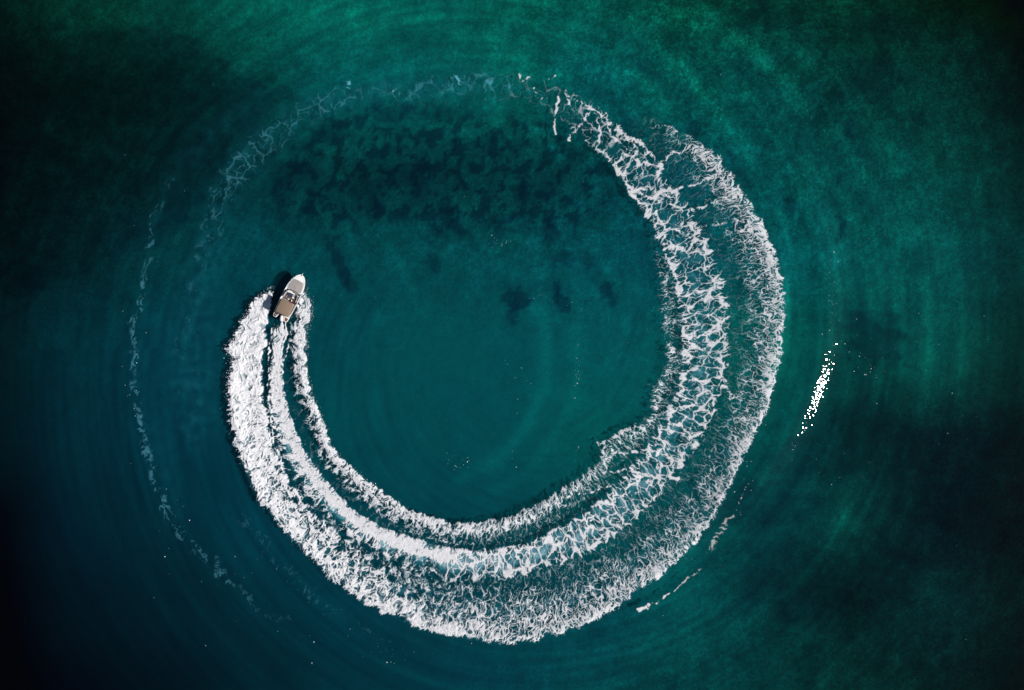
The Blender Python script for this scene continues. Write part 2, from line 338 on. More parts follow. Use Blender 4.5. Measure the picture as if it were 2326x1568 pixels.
def mat_foam():
    m, ns, L = newmat('sea_foam')
    out = node(ns, 'ShaderNodeOutputMaterial')
    cv = node(ns, 'ShaderNodeAttribute', attribute_name='cover'); tn = node(ns, 'ShaderNodeAttribute', attribute_name='tint')
    g = node(ns, 'ShaderNodeNewGeometry')
    n1 = node(ns, 'ShaderNodeTexNoise', Scale=4.5, Detail=3.0, Roughness=.6); L.new(g.outputs['Position'], n1.inputs[0])
    bp = node(ns, 'ShaderNodeBump', Strength=.5, Distance=.08); L.new(n1.outputs[0], bp.inputs['Height'])
    mc = node(ns, 'ShaderNodeMix', data_type='RGBA'); L.new(tn.outputs['Fac'], mc.inputs['Factor'])
    mc.inputs[6].default_value = (.80, .79, .80, 1); mc.inputs[7].default_value = (.13, .50, .64, 1)
    d = node(ns, 'ShaderNodeBsdfDiffuse'); L.new(mc.outputs[2], d.inputs['Color']); L.new(bp.outputs[0], d.inputs['Normal'])
    t = node(ns, 'ShaderNodeBsdfTransparent')
    mx = node(ns, 'ShaderNodeMixShader'); L.new(cv.outputs['Fac'], mx.inputs[0]); L.new(t.outputs[0], mx.inputs[1]); L.new(d.outputs[0], mx.inputs[2])
    L.new(mx.outputs[0], out.inputs[0]); return m
M_WATER, M_BOTTOM, M_FOAM = mat_water(), mat_bottom(), mat_foam()

# ------------------------------------------------------------------ foam raster
FS = .078
fxs = np.arange(-63.5, 46.5, FS); fys = np.arange(-49.5, 46.5, FS)
NX, NY = len(fxs), len(fys)
FX, FY = np.meshgrid(fxs, fys)
fox = FX/OS+OX; foy = OY-FY/OS
phi = np.degrees(np.arctan2(CY-foy, fox-CX)); rad = np.hypot(fox-CX, foy-CY)
ang = (phi-150) % 360+150
# ragged edges: amplitude of the scallops grows near the boat
eu = ang*7.3
edge_n = perlin(eu/9., rad/200., 5)*5+perlin(eu/26., rad/400., 6)*6
big_n = perlin(eu/15., rad/300., 7)*tab(ang, 150, 14, 180, 14, 200, 7, 260, 6, 400, 8)
spk = np.abs(perlin(eu/7., rad/500., 8))
rO = np.interp(ang, *OUT_E)+edge_n+big_n*.6+spk*tab(ang, 150, 20, 190, 18, 205, 4, 500, 3)+perlin(eu/2.6, rad/500., 15)*tab(ang, 150, 7, 195, 6, 215, 3, 500, 2.5)
rOi = np.interp(ang, *OUT_I)+perlin(eu/30., rad/300., 9)*8
rPo = np.interp(ang, *PW_O)+perlin(eu/14., rad/100., 10)*tab(ang, 150, 2, 190, 4, 260, 8, 420, 12)+edge_n*.4
rPi = np.interp(ang, *PW_I)+perlin(eu/18., rad/100., 13)*tab(ang, 150, 2, 190, 2, 260, 6, 420, 9)
_ie = smooth_tab(IN_E, 3.0); _wi = sstep(325, 340, ang)*(1-sstep(372, 385, ang))
rI = np.interp(ang, *IN_E)*(1-_wi*.65)+np.interp(ang, *_ie)*_wi*.65-edge_n*.6-perlin(eu/13., rad/300., 14)*tab(ang, 150, 6, 200, 3, 300, 6, 420, 6)

dens = np.zeros_like(FX); cls = np.zeros(FX.shape, np.int8); op = np.ones_like(FX)
def put(d, c, o=None):
    k = d > dens
    dens[k] = d[k]; cls[k] = c
    if o is not None: op[k] = (o if np.isscalar(o) else o[k])
A = ang
live = sstep(164.5, 166.5, A)*(1-sstep(410, 424, A))
# outer band
w = (rad-rOi)/np.maximum(rO-rOi, 4)
edge_d = tab(A, 160, .98, 172, 1.10, 185, 1.10, 215, .97, 235, .88, 255, .82, 280, .77, 300, .74, 330, .70, 360, .72, 385, .70, 400, .62, 408, .42, 416, .22, 424, .0)
mid_d = tab(A, 160, .95, 172, 1.12, 185, 1.12, 205, .98, 225, .82, 245, .58, 265, .47, 285, .37, 305, .26, 330, .23, 360, .27, 380, .25, 400, .20, 416, .08)
in_d = tab(A, 160, .8, 172, 1.15, 200, 1.1, 214, .7, 230, .38, 250, .3, 270, .2, 300, .12, 360, .10, 400, .06)
pk = tab(A, 160, .5, 200, .6, 250, .78, 300, .88, 360, .80, 420, .85)
d = np.where(w < .45, in_d+(mid_d-in_d)*sstep(-.05, .45, w), mid_d+(edge_d-mid_d)*sstep(.45, pk, w))
d = d*(1-sstep(tab(A, 160, .88, 215, .90, 250, .93, 510, .93), 1.02, w))*sstep(-.15, .02, w)
put(d*live, 0)
# thin radial threads in the trough between outer band and prop wash
gap = (rad > rPo-6) & (rad < rOi+10)
put(np.where(gap, tab(A, 160, 0, 196, 0, 205, .10, 240, .17, 300, .16, 350, .10, 400, .07, 420, 0), 0)*live, 0, .85)
# prop wash
w = (rad-rPi)/np.maximum(rPo-rPi, 3)
pc = tab(A, 160, 0, 173, .0, 175, .95, 188, 1.1, 200, 1.15, 240, 1.2, 256, 1.0, 268, .72, 285, .56, 310, .44, 345, .36, 370, .35, 395, .31, 415, .27, 428, .20, 438, .13, 450, .10, 465, .06, 485, 0)
ed = tab(A, 160, 0, 190, -.25, 240, -.25, 262, -.10, 280, .05, 310, .16, 340, .24, 400, .28, 430, .12, 450, 0)
prof = pc+ed*(np.exp(-.5*((w-.06)/.07)**2)+np.exp(-.5*((w-.88)/.09)**2))
cw = tab(A, 160, 0, 192, 0, 205, 1, 255, 1, 275, 0, 510, 0)
prof = prof*(1-cw*.48*sstep(.48, .66, w))
side = sstep(-.1, .05, w)*(1-sstep(.93, 1.06, w))
put(prof*side, 1, 1-.55*sstep(426, 446, A))
# loose foam on the outboard side of the young prop wash
put(tab(A, 160, 0, 185, 0, 196, .35, 240, .55, 262, .5, 275, 0)*np.exp(-.5*((w-1.0)/.16)**2), 1)
# inner band
hw = tab(A, 160, 24, 175, 22, 200, 26, 240, 40, 270, 48, 300, 50, 340, 55, 400, 50)
w = (rad-rI)/hw
pk = tab(A, 160, 1.05, 180, 1.1, 200, .95, 240, .84, 265, .74, 285, .6, 305, .52, 320, .46, 340, .42, 360, .40, 380, .36, 392, .22, 402, .08, 408, 0)
tl = tab(A, 160, .9, 180, .85, 200, .55, 240, .42, 270, .28, 300, .22, 340, .24, 380, .2, 400, .05)
ramp = tab(A, 160, .04, 300, .05, 330, .35, 400, .4)
d = sstep(-.06-ramp*.3, ramp, w)*np.where(w < .35, pk, tl+(pk-tl)*(1-sstep(.35, .9, w)))*(1-sstep(.9, 1.7, w))
d = np.where(rad < rPi+2, d, 0)
put(d*sstep(163, 166, A)*(1-sstep(398, 410, A)), 2)
put(sstep(-3, 14, rad-rI)*np.where(rad < rPi, tab(A, 160, 0, 190, .05, 230, .10, 270, .10, 300, .15, 330, .20, 380, .18, 400, .06, 412, 0), 0), 2, .7)

def stroke(pts, c, o=1.0):
    """pts: (ox, oy, halfwidth, density)"""
    for (x0, y0, w0, d0), (x1, y1, w1, d1) in zip(pts[:-1], pts[1:]):
        pad = max(w0, w1)*1.4+12
        i0 = max(0, int(((min(x0, x1)-pad-OX)*OS-fxs[0])/FS)); i1 = min(NX, int(((max(x0, x1)+pad-OX)*OS-fxs[0])/FS)+2)
        j0 = max(0, int(((OY-max(y0, y1)-pad)*OS-fys[0])/FS)); j1 = min(NY, int(((OY-min(y0, y1)+pad)*OS-fys[0])/FS)+2)
        if i1 <= i0 or j1 <= j0: continue
        px = fox[j0:j1, i0:i1]; py = foy[j0:j1, i0:i1]
        wx = perlin(px/9, py/9, 71)*4+perlin(px/30, py/30, 72)*7; wy = perlin(px/9+5, py/9, 73)*4+perlin(px/30, py/30, 74)*7
        k = min(1, max(w0, w1)/14+.35)
        q, t = segdist(px+wx*k, py+wy*k, x0, y0, x1, y1)
        hw_ = w0+(w1-w0)*t; dd = (d0+(d1-d0)*t)*(1-np.clip(q/hw_, 0, 1)**2)
        sub = dens[j0:j1, i0:i1]; kk = dd > sub
        sub[kk] = dd[kk]; cls[j0:j1, i0:i1][kk] = c; op[j0:j1, i0:i1][kk] = o
# foreign lines in the young wake: thin ridge beside the outer band, planing streaks behind the transom
stroke([(617,745,3,.7),(612,800,3,.85),(609,860,3,.8),(611,920,4,.8),(616,970,4,.85),(627,1020,5,.9),(640,1065,6,.92),(655,1100,8,.95),(680,1140,10,.95),(720,1185,11,.9),(770,1230,12,.8)], 0)
stroke([(640,733,5,1.3),(636,770,6,1.3),(631,820,7,1.3),(629,850,7,1.2)], 1)
stroke([(650,731,4,1.2),(645,770,4,1.2),(637,815,5,1.2)], 1)
stroke([(668,745,2,.5),(655,785,3,.7),(645,820,4,.85),(640,850,5,.9)], 1)
stroke([(663,722,2,.55),(660,760,3,.45),(650,800,3,.5)], 1, .7)
stroke([(623,735,3,.35),(620,770,5,.3),(622,800,5,.2)], 1, .5)
stroke([(675,765,4,.45),(672,800,6,.4),(668,835,7,.35),(675,870,7,.3),(685,905,7,.25)], 2, .8)
# links and loops on the far side
for P in ([(1560,770,5,.75),(1580,768,5,.8),(1610,750,5,.85),(1635,735,7,.9),(1650,740,6,.8)],[(1562,800,4,.65),(1600,795,5,.8),(1628,775,6,.9),(1645,790,6,.85)],[(1548,860,6,.8),(1590,865,5,.8),(1622,862,7,.95),(1650,885,7,.85),(1660,905,5,.7)],[(1550,910,5,.6),(1590,895,4,.7),(1625,880,4,.7)],[(1545,930,6,.8),(1580,920,5,.8),(1620,895,5,.75)],[(1620,740,4,.5),(1600,690,4,.5),(1612,655,6,.85),(1640,640,6,.8)],[(1545,700,8,.85),(1540,640,7,.85),(1520,590,7,.85),(1500,540,8,.85),(1480,500,6,.75),(1450,465,6,.7),(1425,420,6,.75),(1400,380,6,.75),(1370,345,5,.6),(1330,320,4,.5)],[(1550,740,7,.8),(1555,800,6,.75),(1550,850,7,.75)],[(1360,1010,5,.7),(1400,990,5,.75),(1440,965,5,.6)],[(1362,1052,5,.6),(1400,1032,5,.75),(1450,1025,4,.7),(1490,1020,3,.5)],[(1250,1140,4,.6),(1300,1125,4,.65),(1345,1118,4,.55),(1400,1100,4,.5)],[(1370,1075,4,.6),(1420,1065,4,.6),(1460,1060,3,.5)],[(1515,960,6,.8),(1560,975,5,.75),(1600,960,5,.75),(1625,930,5,.7)],[(1445,1085,6,.8),(1490,1080,6,.85),(1540,1085,6,.8)],[(1500,1010,6,.85),(1490,1050,6,.8)],[(1570,1025,6,.8),(1530,1040,5,.75),(1490,1045,5,.7)],
          [(1268,220,4,.8),(1262,250,4,.85),(1258,285,4,.8),(1262,305,4,.6)],[(1285,205,5,.9),(1290,225,5,.85),(1293,240,3,.5)],[(1300,225,4,.7),(1330,238,5,.8),(1365,260,6,.8),(1395,290,6,.8),(1440,320,8,.85),(1475,350,7,.8),(1500,385,7,.85)],[(1335,250,5,.85),(1325,280,4,.75),(1300,300,5,.85),(1295,315,5,.8)],[(1350,250,4,.6),(1360,290,4,.7),(1365,330,3,.5)],[(1380,262,4,.6),(1385,300,5,.8),(1400,320,6,.85),(1420,330,4,.6)],[(1440,330,6,.85),(1420,355,6,.85),(1395,375,6,.85),(1400,395,6,.85)],[(1500,385,9,.9),(1495,410,9,.9),(1510,430,7,.85),(1530,440,4,.6)],[(1440,430,6,.8),(1465,445,6,.8),(1455,455,5,.6)],[(1475,450,7,.85),(1500,435,7,.85),(1520,450,9,.9),(1535,475,8,.8)],[(1495,455,4,.7),(1490,490,4,.75),(1488,515,4,.6)],[(1500,500,8,.9),(1510,520,5,.7),(1540,525,6,.85),(1570,540,7,.85)],[(1490,540,5,.7),(1515,545,5,.8),(1530,575,5,.8),(1520,590,4,.6)],
          [(1180,172,4,.7),(1185,182,4,.6),(1205,175,3,.5)],[(1215,200,3,.6),(1222,222,3,.5),(1250,225,2,.4)],[(1245,178,3,.6),(1260,172,3,.5)]):
    stroke(P, 1)
for P in ([(1480,375,3,.5),(1510,365,4,.6),(1530,345,5,.6),(1560,350,4,.5)],[(1560,330,6,.75),(1590,345,8,.85),(1620,375,9,.9),(1650,405,9,.9),(1675,440,10,.92),(1700,480,11,.95),(1725,520,12,.95),(1745,560,12,.92),(1755,600,12,.9)],[(1475,290,3,.35),(1500,285,3,.4),(1540,300,4,.5)],[(1540,430,3,.5),(1575,420,4,.6),(1620,400,5,.7)],[(1560,480,3,.5),(1600,470,4,.6),(1650,450,5,.7)],[(1580,520,3,.5),(1630,510,4,.6),(1680,500,5,.7)]):
    stroke(P, 0)
# old trail, seen through a skin of water
OLD = .25
stroke([(1150,190,30,.16),(1080,190,34,.19),(1000,195,34,.17),(930,208,30,.15),(860,205,26,.13),(790,215,28,.14),(725,240,34,.20),(670,275,36,.17),(610,320,38,.17),(560,365,40,.20),(520,410,40,.20),(495,465,36,.16),(480,520,34,.15),(455,570,32,.10),(440,640,26,.07),(425,720,40,.07),(415,800,44,.07),(420,900,44,.05),(440,1000,40,.04)], 3, OLD)
stroke([(1150,192,14,.2),(1075,185,20,.18),(1000,192,14,.14)], 3, .5)
stroke([(905,215,8,.25),(890,205,5,.2)], 3, .8); stroke([(790,190,5,.45),(793,205,5,.3)], 3, .8); stroke([(1040,175,4,.45),(1043,200,4,.4)], 3, .8); stroke([(700,235,8,.2),(725,245,6,.12)], 3, .4); stroke([(555,375,6,.22),(535,390,6,.18)], 3, .5)
stroke([(390,400,12,.08),(345,510,14,.12),(335,590,12,.17),(325,650,10,.25),(317,700,9,.26),(299,745,11,.26),(308,800,10,.2),(300,850,12,.24),(305,900,12,.2),(318,960,13,.24),(330,1020,13,.18),(348,1080,13,.2),(368,1140,15,.25),(390,1185,14,.18),(430,1230,14,.14),(482,1275,18,.2),(510,1310,14,.16),(545,1345,14,.1),(620,1400,18,.06),(690,1420,18,.05)], 3, .30)
stroke([(560,1180,20,.05),(640,1290,26,.05),(720,1370,26,.05),(900,1480,26,.05),(1000,1500,20,.04)], 3, .5)
# lone streaks outside the circle
stroke([(1450,1384,4,.85),(1468,1378,5,.95),(1490,1366,3,.8),(1520,1345,2,.45)], 4)
stroke([(1530,1341,2,.5),(1555,1318,3,.5),(1585,1297,3,.3),(1600,1262,8,.15),(1615,1245,8,.15),(1660,1180,4,.25),(1680,1130,2,.3),(1698,1095,2,.3)], 4, .7)
stroke([(1606,1248,5,.45),(1622,1226,6,.6),(1640,1200,9,.7),(1655,1180,8,.65),(1663,1172,5,.3)], 4, .5)  # row of sun glints, drawn as white foam

act = dens > .012
iy, ix = np.nonzero(act)
u = np.radians(ang[act])*46.; v = rad[act]*OS
aa = ang[act]; dd = dens[act]; cc = cls[act]
wu = .55*perlin(u/1.6, v/1.6, 41)+.22*perlin(u/.6, v/.6, 42); wv = .55*perlin(u/1.6+7, v/1.6, 43)+.22*perlin(u/.6, v/.6+3, 44)
uu = u+wu+.85*perlin(u/6.5, v/6.5, 47)+.3*perlin(u/2.7, v/2.7, 48); vv = v+wv+.7*perlin(u/6.5+3, v/6.5, 49)+.25*perlin(u/2.7+3, v/2.7, 50)
def eq(p):
    qs = np.quantile(p[::37], np.linspace(0, 1, 257)); return np.interp(p, qs, np.linspace(0, 1, 257))
nb = fbm(uu/1.3, vv/1.5, 4, 51, .6)
rL = ridge(uu/2.6, vv/3.2, 52, .5); rM = ridge(uu/1.15, vv/1.5, 53, .55); rS = ridge(uu/.5, vv/.62, 54, .6)
def raw(x_, y_, sd):
    f1, f2 = worley(x_, y_, sd); return eq(f1-f2)
eL, eM, eS = raw(uu/2.5, vv/2.9, 52), raw(uu/1.15, vv/1.35, 53), raw(uu/.52, vv/.62, 54)
eR, eR2 = raw((uu+.25*vv)/.75, vv/2.0, 55), raw((uu+.25*vv)/.42, vv/.95, 56)
Pl = eq(np.maximum(np.maximum(eL, eM-.10), eS-.30)+.20*nb)      # wide cells, old lace
Pf = eq(.30*rM+.5*rS+.75*nb+.1*rL)
Py = eq(fbm(uu/1.9, vv/.42, 4, 46, .6)+.5*nb)                  # drawn-out foam right behind the hull
wy = (1-sstep(176, 200, aa))*.8
Pf = eq(Pf*(1-wy)+Py*wy)              # young boiling foam
Pr = eq(np.maximum(np.maximum(eR, eM-.12), eR2-.14)+.22*nb)     # threads across the band
wf = 1-sstep(225, 275, aa)
wr = np.where(cc == 0, 1., np.where(cc == 2, .65, .1))*(1-wf)
P = eq(Pf*wf+(1-wf)*(Pl*(1-wr)+Pr*wr))
soft = tab(aa, 160, .60, 200, .6, 250, .55, 300, .50, 420, .46, 510, .45)
dd = np.where(cc == 3, dd*1.75, dd)
dd = dd*(1+(1-wf)*.65*fbm(u/4.2, v/2.2, 4, 59))
cov = sstep(0, 1, (P-(1-dd))/soft+.24)*np.minimum(1, .35+dd*3)
cov *= op[act]*tab(aa, 160, 1, 200, 1, 250, .97, 300, .94, 360, .90, 420, .86)*np.clip(.93+.22*perlin(uu/.3, vv/.3, 58), .6, 1)
C = np.zeros(FX.shape, np.float32); C[act] = cov
H = np.zeros(FX.shape, np.float32)
thick = tab(aa, 160, .42, 185, .38, 210, .27, 260, .20, 320, .08, 420, .04)*np.where(cc == 0, 1, np.where(cc == 1, .55, .7))*np.where(cc >= 3, .15, 1)
clump = np.clip(.6+.42*fbm(uu/1.1, vv/1.1, 3, 57, .5), 0, 1.4)
clump = np.where(cc == 1, .7+.25*(clump-.7), clump)
H[act] = thick*np.clip(cov, 0, 1)**1.3*clump*sstep(0, .9, dd)
TI = np.zeros(FX.shape, np.float32)
TI[act] = np.where(cc == 3, 1.0, 0)+np.where(cc < 3, .55*(1-np.clip(cov*1.25, 0, 1)), 0)
lab = np.where(C[:-1, :-1] > .03, cls[:-1, :-1], cls[1:, 1:])
qmax = np.maximum(np.maximum(C[:-1, :-1], C[1:, :-1]), np.maximum(C[:-1, 1:], C[1:, 1:]))
qi = (np.arange(NX-1)[None, :]+np.arange(NY-1)[:, None]*NX)
names = [('wake_foam', 'broad outer band of churned white foam along the outside of the turning circle'),
         ('propeller_wash', 'pale middle trail of foam drawn straight behind the outboard engine round the circle'),
         ('wake_foam', 'narrow inner band of white foam edging the calm dark water inside the circle'),
         ('foam_remains', 'faint bluish threads of dissolving foam from the earlier lap at top and far left'),
         ('foam_glint_streak', 'short detached streak of foam and drawn-in sun glints outside the ring at lower right')]
ZW = None
for c, (nm, lb) in enumerate(names):
    sel = (lab == c) & (qmax > .035)
    f0 = qi[sel]
    F = np.stack([f0, f0+1, f0+1+NX, f0+NX], -1)
    used, inv = np.unique(F, return_inverse=True)
    x = FX.ravel()[used]; y = FY.ravel()[used]
    z = wave_z(x.astype(float), y.astype(float))+.05+H.ravel()[used]
    me = mesh_np(nm, np.stack([x, y, z], -1), inv.reshape(-1, 4), {'cover': ('FLOAT', C.ravel()[used]), 'tint': ('FLOAT', TI.ravel()[used])}, M_FOAM)
    link(nm, me, label=lb, category='foam', kind='stuff')
    print(nm, len(F))

# ------------------------------------------------------------------ aerated water under the foam
def milk_at(ox, oy):
    ph = np.degrees(np.arctan2(CY-oy, ox-CX)); r = np.hypot(ox-CX, oy-CY); a = (ph-150) % 360+150
    o, i = np.interp(a, *PW_O), np.interp(a, *PW_I); mid = .5*(o+i); hw = np.maximum(.5*(o-i), 4)
    n = .75+.9*fbm(ox/26, oy/26, 3, 81)
    wv_ = (r-mid)/hw
    mk = tab(a, 160, 0, 174, .0, 178, .35, 200, .8, 250, .8, 270, .72, 290, .58, 315, .50, 350, .42, 400, .32, 430, .14, 460, .05, 500, .03)*np.exp(-np.abs(wv_+.12)**3*1.4)*np.clip(n, .2, 1.5)
    ro, ri = np.interp(a, *OUT_E), np.interp(a, *OUT_I)
    wo_ = (r-ri)/np.maximum(ro-ri, 4)
    mk = np.maximum(mk, tab(a, 160, 0, 170, .3, 200, .4, 250, .3, 300, .24, 360, .22, 400, .18, 420, .03)*sstep(-.1, .5, wo_)*(1-sstep(.85, 1.1, wo_))*np.clip(n, .3, 1.4))
    for pts, f in (([(1150,200,26),(1060,190,30),(960,200,28),(860,205,24),(720,240,30),(640,290,34),(570,350,36),(510,430,36),(480,530,34),(450,650,40),(430,800,50),(440,950,50)], .19),
                   ([(560,215,14),(590,225,16),(480,300,20),(400,390,22),(345,520,16),(325,650,16),(320,760,24),(325,850,26),(335,960,24),(385,1130,22),(400,1160,22)], .10), ([(393,1110,12),(398,1150,14)], .12), ([(482,1262,12),(490,1270,12)], .12),
                   ([(1460,878,14),(1440,885,16)], .06),([(1490,130,40),(1440,90,40),(1540,250,26),(1490,300,26)], .04),([(612,690,10),(590,740,8)],.0)):
        d = np.zeros_like(ox)
        for (x0, y0, w0), (x1, y1, w1) in zip(pts[:-1], pts[1:]):
            q, t = segdist(ox, oy, x0, y0, x1, y1); d = np.maximum(d, np.exp(-.5*(q/(w0+(w1-w0)*t))**2))
        mk = np.maximum(mk, f*d*np.clip(n, .1, 1.6))
    return mk

# ------------------------------------------------------------------ sea surface
gx = axis(-92, 92, .29, 4000); gy = axis(-66, 66, .29, 4000)
X, Y = np.meshgrid(gx, gy); Z = wave_z(X, Y)
ox = X/OS+OX; oy = OY-Y/OS
g, b = base_col(ox, oy)
K = .22
body = np.stack([.0003+0*g, g*K, b*K, np.ones_like(g)], -1)*1.0
body[..., :3] /= T_MIX
mk = milk_at(ox, oy)
me = mesh_np('sea', np.stack([X, Y, Z], -1).reshape(-1, 3), grid_faces(len(gx), len(gy)), {'body': ('FLOAT_COLOR', body.reshape(-1, 4)), 'milk': ('FLOAT', np.clip(mk, 0, 1).ravel())}, M_WATER)
link('sea', me, kind='structure')

# ------------------------------------------------------------------ seabed
gx = axis(-94, 94, .42, 4000); gy = axis(-68, 68, .42, 4000)
X, Y = np.meshgrid(gx, gy); ox = X/OS+OX; oy = OY-Y/OS
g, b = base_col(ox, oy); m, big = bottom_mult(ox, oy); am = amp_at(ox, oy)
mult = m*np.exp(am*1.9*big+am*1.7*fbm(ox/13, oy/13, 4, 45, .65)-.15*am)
q = (1-K)/((1-T_MIX)**2)
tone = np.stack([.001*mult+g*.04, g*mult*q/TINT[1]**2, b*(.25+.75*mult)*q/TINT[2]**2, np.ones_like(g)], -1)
Zb = -1.05+.15*(1-m)+.08*big
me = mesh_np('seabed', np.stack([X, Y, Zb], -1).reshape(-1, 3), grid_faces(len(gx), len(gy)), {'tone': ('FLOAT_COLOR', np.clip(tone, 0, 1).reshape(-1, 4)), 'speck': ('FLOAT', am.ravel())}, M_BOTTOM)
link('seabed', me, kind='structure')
# ------------------------------------------------------------------ boat
import bmesh
def pmat(name, col, rough=.5, metal=0., noise=0., scale=8., coat=0., bump=0.):
    m, ns, L = newmat(name); out = node(ns, 'ShaderNodeOutputMaterial')
    p = node(ns, 'ShaderNodeBsdfPrincipled'); p.inputs['Base Color'].default_value = (*col, 1)
    p.inputs['Roughness'].default_value = rough; p.inputs['Metallic'].default_value = metal; p.inputs['Coat Weight'].default_value = coat
    tc = node(ns, 'ShaderNodeTexCoord'); n = node(ns, 'ShaderNodeTexNoise', Scale=scale, Detail=4.0); L.new(tc.outputs['Object'], n.inputs[0])
    if noise:
        mr = node(ns, 'ShaderNodeMapRange'); mr.inputs[3].default_value = 1-noise; mr.inputs[4].default_value = 1+noise; L.new(n.outputs[0], mr.inputs[0])
        v = node(ns, 'ShaderNodeVectorMath', operation='SCALE'); v.inputs[0].default_value = col; L.new(mr.outputs[0], v.inputs['Scale']); L.new(v.outputs[0], p.inputs['Base Color'])
    if bump:
        b = node(ns, 'ShaderNodeBump', Strength=bump, Distance=.01); L.new(n.outputs[0], b.inputs['Height']); L.new(b.outputs[0], p.inputs['Normal'])
    L.new(p.outputs[0], out.inputs[0]); return m
MW = pmat('gelcoat_white', (.80, .79, .77), .25, noise=.03, coat=.4)
MNS = pmat('deck_nonskid', (.70, .68, .64), .7, noise=.05, scale=20, bump=.3)
MTAN = pmat('tan_canvas', (.215, .15, .105), .85, noise=.07, scale=3, bump=.5)
MPAD = pmat('grey_cushion', (.30, .275, .26), .8, noise=.06, scale=4, bump=.3)
MTEAK = pmat('dark_teak', (.13, .035, .02), .55, noise=.3, scale=12)
MBLK = pmat('black_rubber', (.012, .012, .014), .5)
MGLS = pmat('smoked_glass', (.03, .032, .035), .08, coat=1)
MNAV = pmat('navy_vinyl', (.018, .022, .06), .5)
MSTEEL = pmat('steel', (.55, .56, .57), .25, metal=1.)
MGREY = pmat('grey_gelcoat', (.36, .35, .37), .5, noise=.05)
MBLUE = pmat('antifoul_blue', (.02, .05, .13), .5)
MSKIN = pmat('skin', (.45, .24, .16), .6); MSHIRT = pmat('white_cotton', (.78, .78, .66), .9); MCAP = pmat('white_cap', (.8, .78, .74), .9)
MSHORT = pmat('dark_cloth', (.03, .03, .045), .9); MHAIR = pmat('dark_hair', (.02, .013, .01), .7); MMAROON = pmat('maroon_vinyl', (.09, .015, .02), .6); MYEL = pmat('yellow_trim', (.45, .5, .05), .8); MRED=pmat('red_stripe',(.12,.01,.03),.4)

def bobj(name, bm, mat, parent, bev=0., smooth=True, **kw):
    bmesh.ops.recalc_face_normals(bm, faces=bm.faces[:])
    me = bpy.data.meshes.new(name); bm.to_mesh(me); bm.free()
    if smooth: me.shade_smooth()
    me.materials.append(mat); o = link(name, me, parent, **kw)
    if bev:
        md = o.modifiers.new('bevel', 'BEVEL'); md.width = bev; md.segments = 2; md.limit_method = 'ANGLE'; md.angle_limit = R(35)
        try: md.harden_normals = True
        except Exception: pass
    return o
def prism(bm, pts, z0, z1):
    """pts in (x, y); z may be numbers or functions of (x, y)"""
    f0 = z0 if callable(z0) else (lambda x, y: z0); f1 = z1 if callable(z1) else (lambda x, y: z1)
    a = [bm.verts.new((x, y, f0(x, y))) for x, y in pts]; b = [bm.verts.new((x, y, f1(x, y))) for x, y in pts]
    bm.faces.new(a[::-1]); bm.faces.new(b); n = len(pts)
    for i in range(n): bm.faces.new((a[i], a[(i+1) % n], b[(i+1) % n], b[i]))
def box(bm, c, s, rz=0.):
    m = Matrix.Translation(c) @ Matrix.Rotation(rz, 4, 'Z') @ Matrix.Diagonal((*s, 1)); bmesh.ops.create_cube(bm, size=1, matrix=m)
def tube(bm, pts, r, seg=8, closed=False):
    pts = [Vector(p) for p in pts]; rings = []; n = len(pts)
    for i, p in enumerate(pts):
        a = pts[i-1] if (i > 0 or closed) else p; b = pts[(i+1) % n] if (i < n-1 or closed) else p
        t = (b-a).normalized(); up = Vector((0, 0, 1)) if abs(t.z) < .9 else Vector((1, 0, 0))
        s = t.cross(up).normalized(); q = s.cross(t)
        rr = r[i] if isinstance(r, (list, tuple)) else r
        rings.append([bm.verts.new(p+(s*math.cos(k*2*math.pi/seg)+q*math.sin(k*2*math.pi/seg))*rr) for k in range(seg)])
    for i in range(n if closed else n-1):
        A_, B_ = rings[i], rings[(i+1) % n]
        for k in range(seg): bm.faces.new((A_[k], A_[(k+1) % seg], B_[(k+1) % seg], B_[k]))
    if not closed: bm.faces.new(rings[0][::-1]); bm.faces.new(rings[-1])

boat = bpy.data.objects.new('motorboat', None); COL.objects.link(boat)
boat.location = (-35.22, 7.60, .22); boat.rotation_mode = 'XYZ'
BM = Matrix.Translation(boat.location) @ Matrix.Rotation(R(62), 4, 'Z') @ Matrix.Rotation(R(-2.5), 4, 'Y') @ Matrix.Rotation(R(11), 4, 'X')
boat.matrix_world = BM
boat['label'] = 'white open motorboat with tan canopy and grey bow cushions at the head of the wake'; boat['category'] = 'boat'
HB = [(-3.02, 1.27), (-2.4, 1.31), (-1.5, 1.35), (-.5, 1.37), (.5, 1.37), (1.4, 1.35), (2.1, 1.27), (2.7, 1.13), (3.2, .95), (3.55, .76), (3.8, .57), (3.97, .36), (4.05, .16), (4.08, .02)]
def hb(x): return float(np.interp(x, [p[0] for p in HB], [p[1] for p in HB]))
def sheer(x, y=0): return .92+.13*max(0, (x+1)/5)**2
stn = list(np.linspace(-3.02, 3.0, 18))+[3.2, 3.4, 3.6, 3.75, 3.87, 3.96, 4.03, 4.08]
bm = bmesh.new(); rows = []
for x in stn:
    h = hb(x); t = max(0, (x-.8)/3.3)
    kz = -.38+1.1*t**2.6; cz = -.02+.75*t**2.2; g = sheer(x)
    half = [(0, kz), (h*.45, kz*.55+cz*.45-.02), (h*(.90-.35*t*t), cz), (h*(.94-.25*t*t), cz+.05), (h*.985, cz+.55*(g-cz)), (h, g)]
    rows.append([bm.verts.new((x-.10*t*(1-min(1, (z-kz)/(g-kz+1e-6)))*2, -y, z)) for y, z in half[::-1]]+[bm.verts.new((x-.10*t*(1-min(1, (z-kz)/(g-kz+1e-6)))*2, y, z)) for y, z in half[1:]])
for a, b in zip(rows[:-1], rows[1:]):
    for k in range(len(a)-1): bm.faces.new((a[k], a[k+1], b[k+1], b[k]))
bm.faces.new(rows[0])
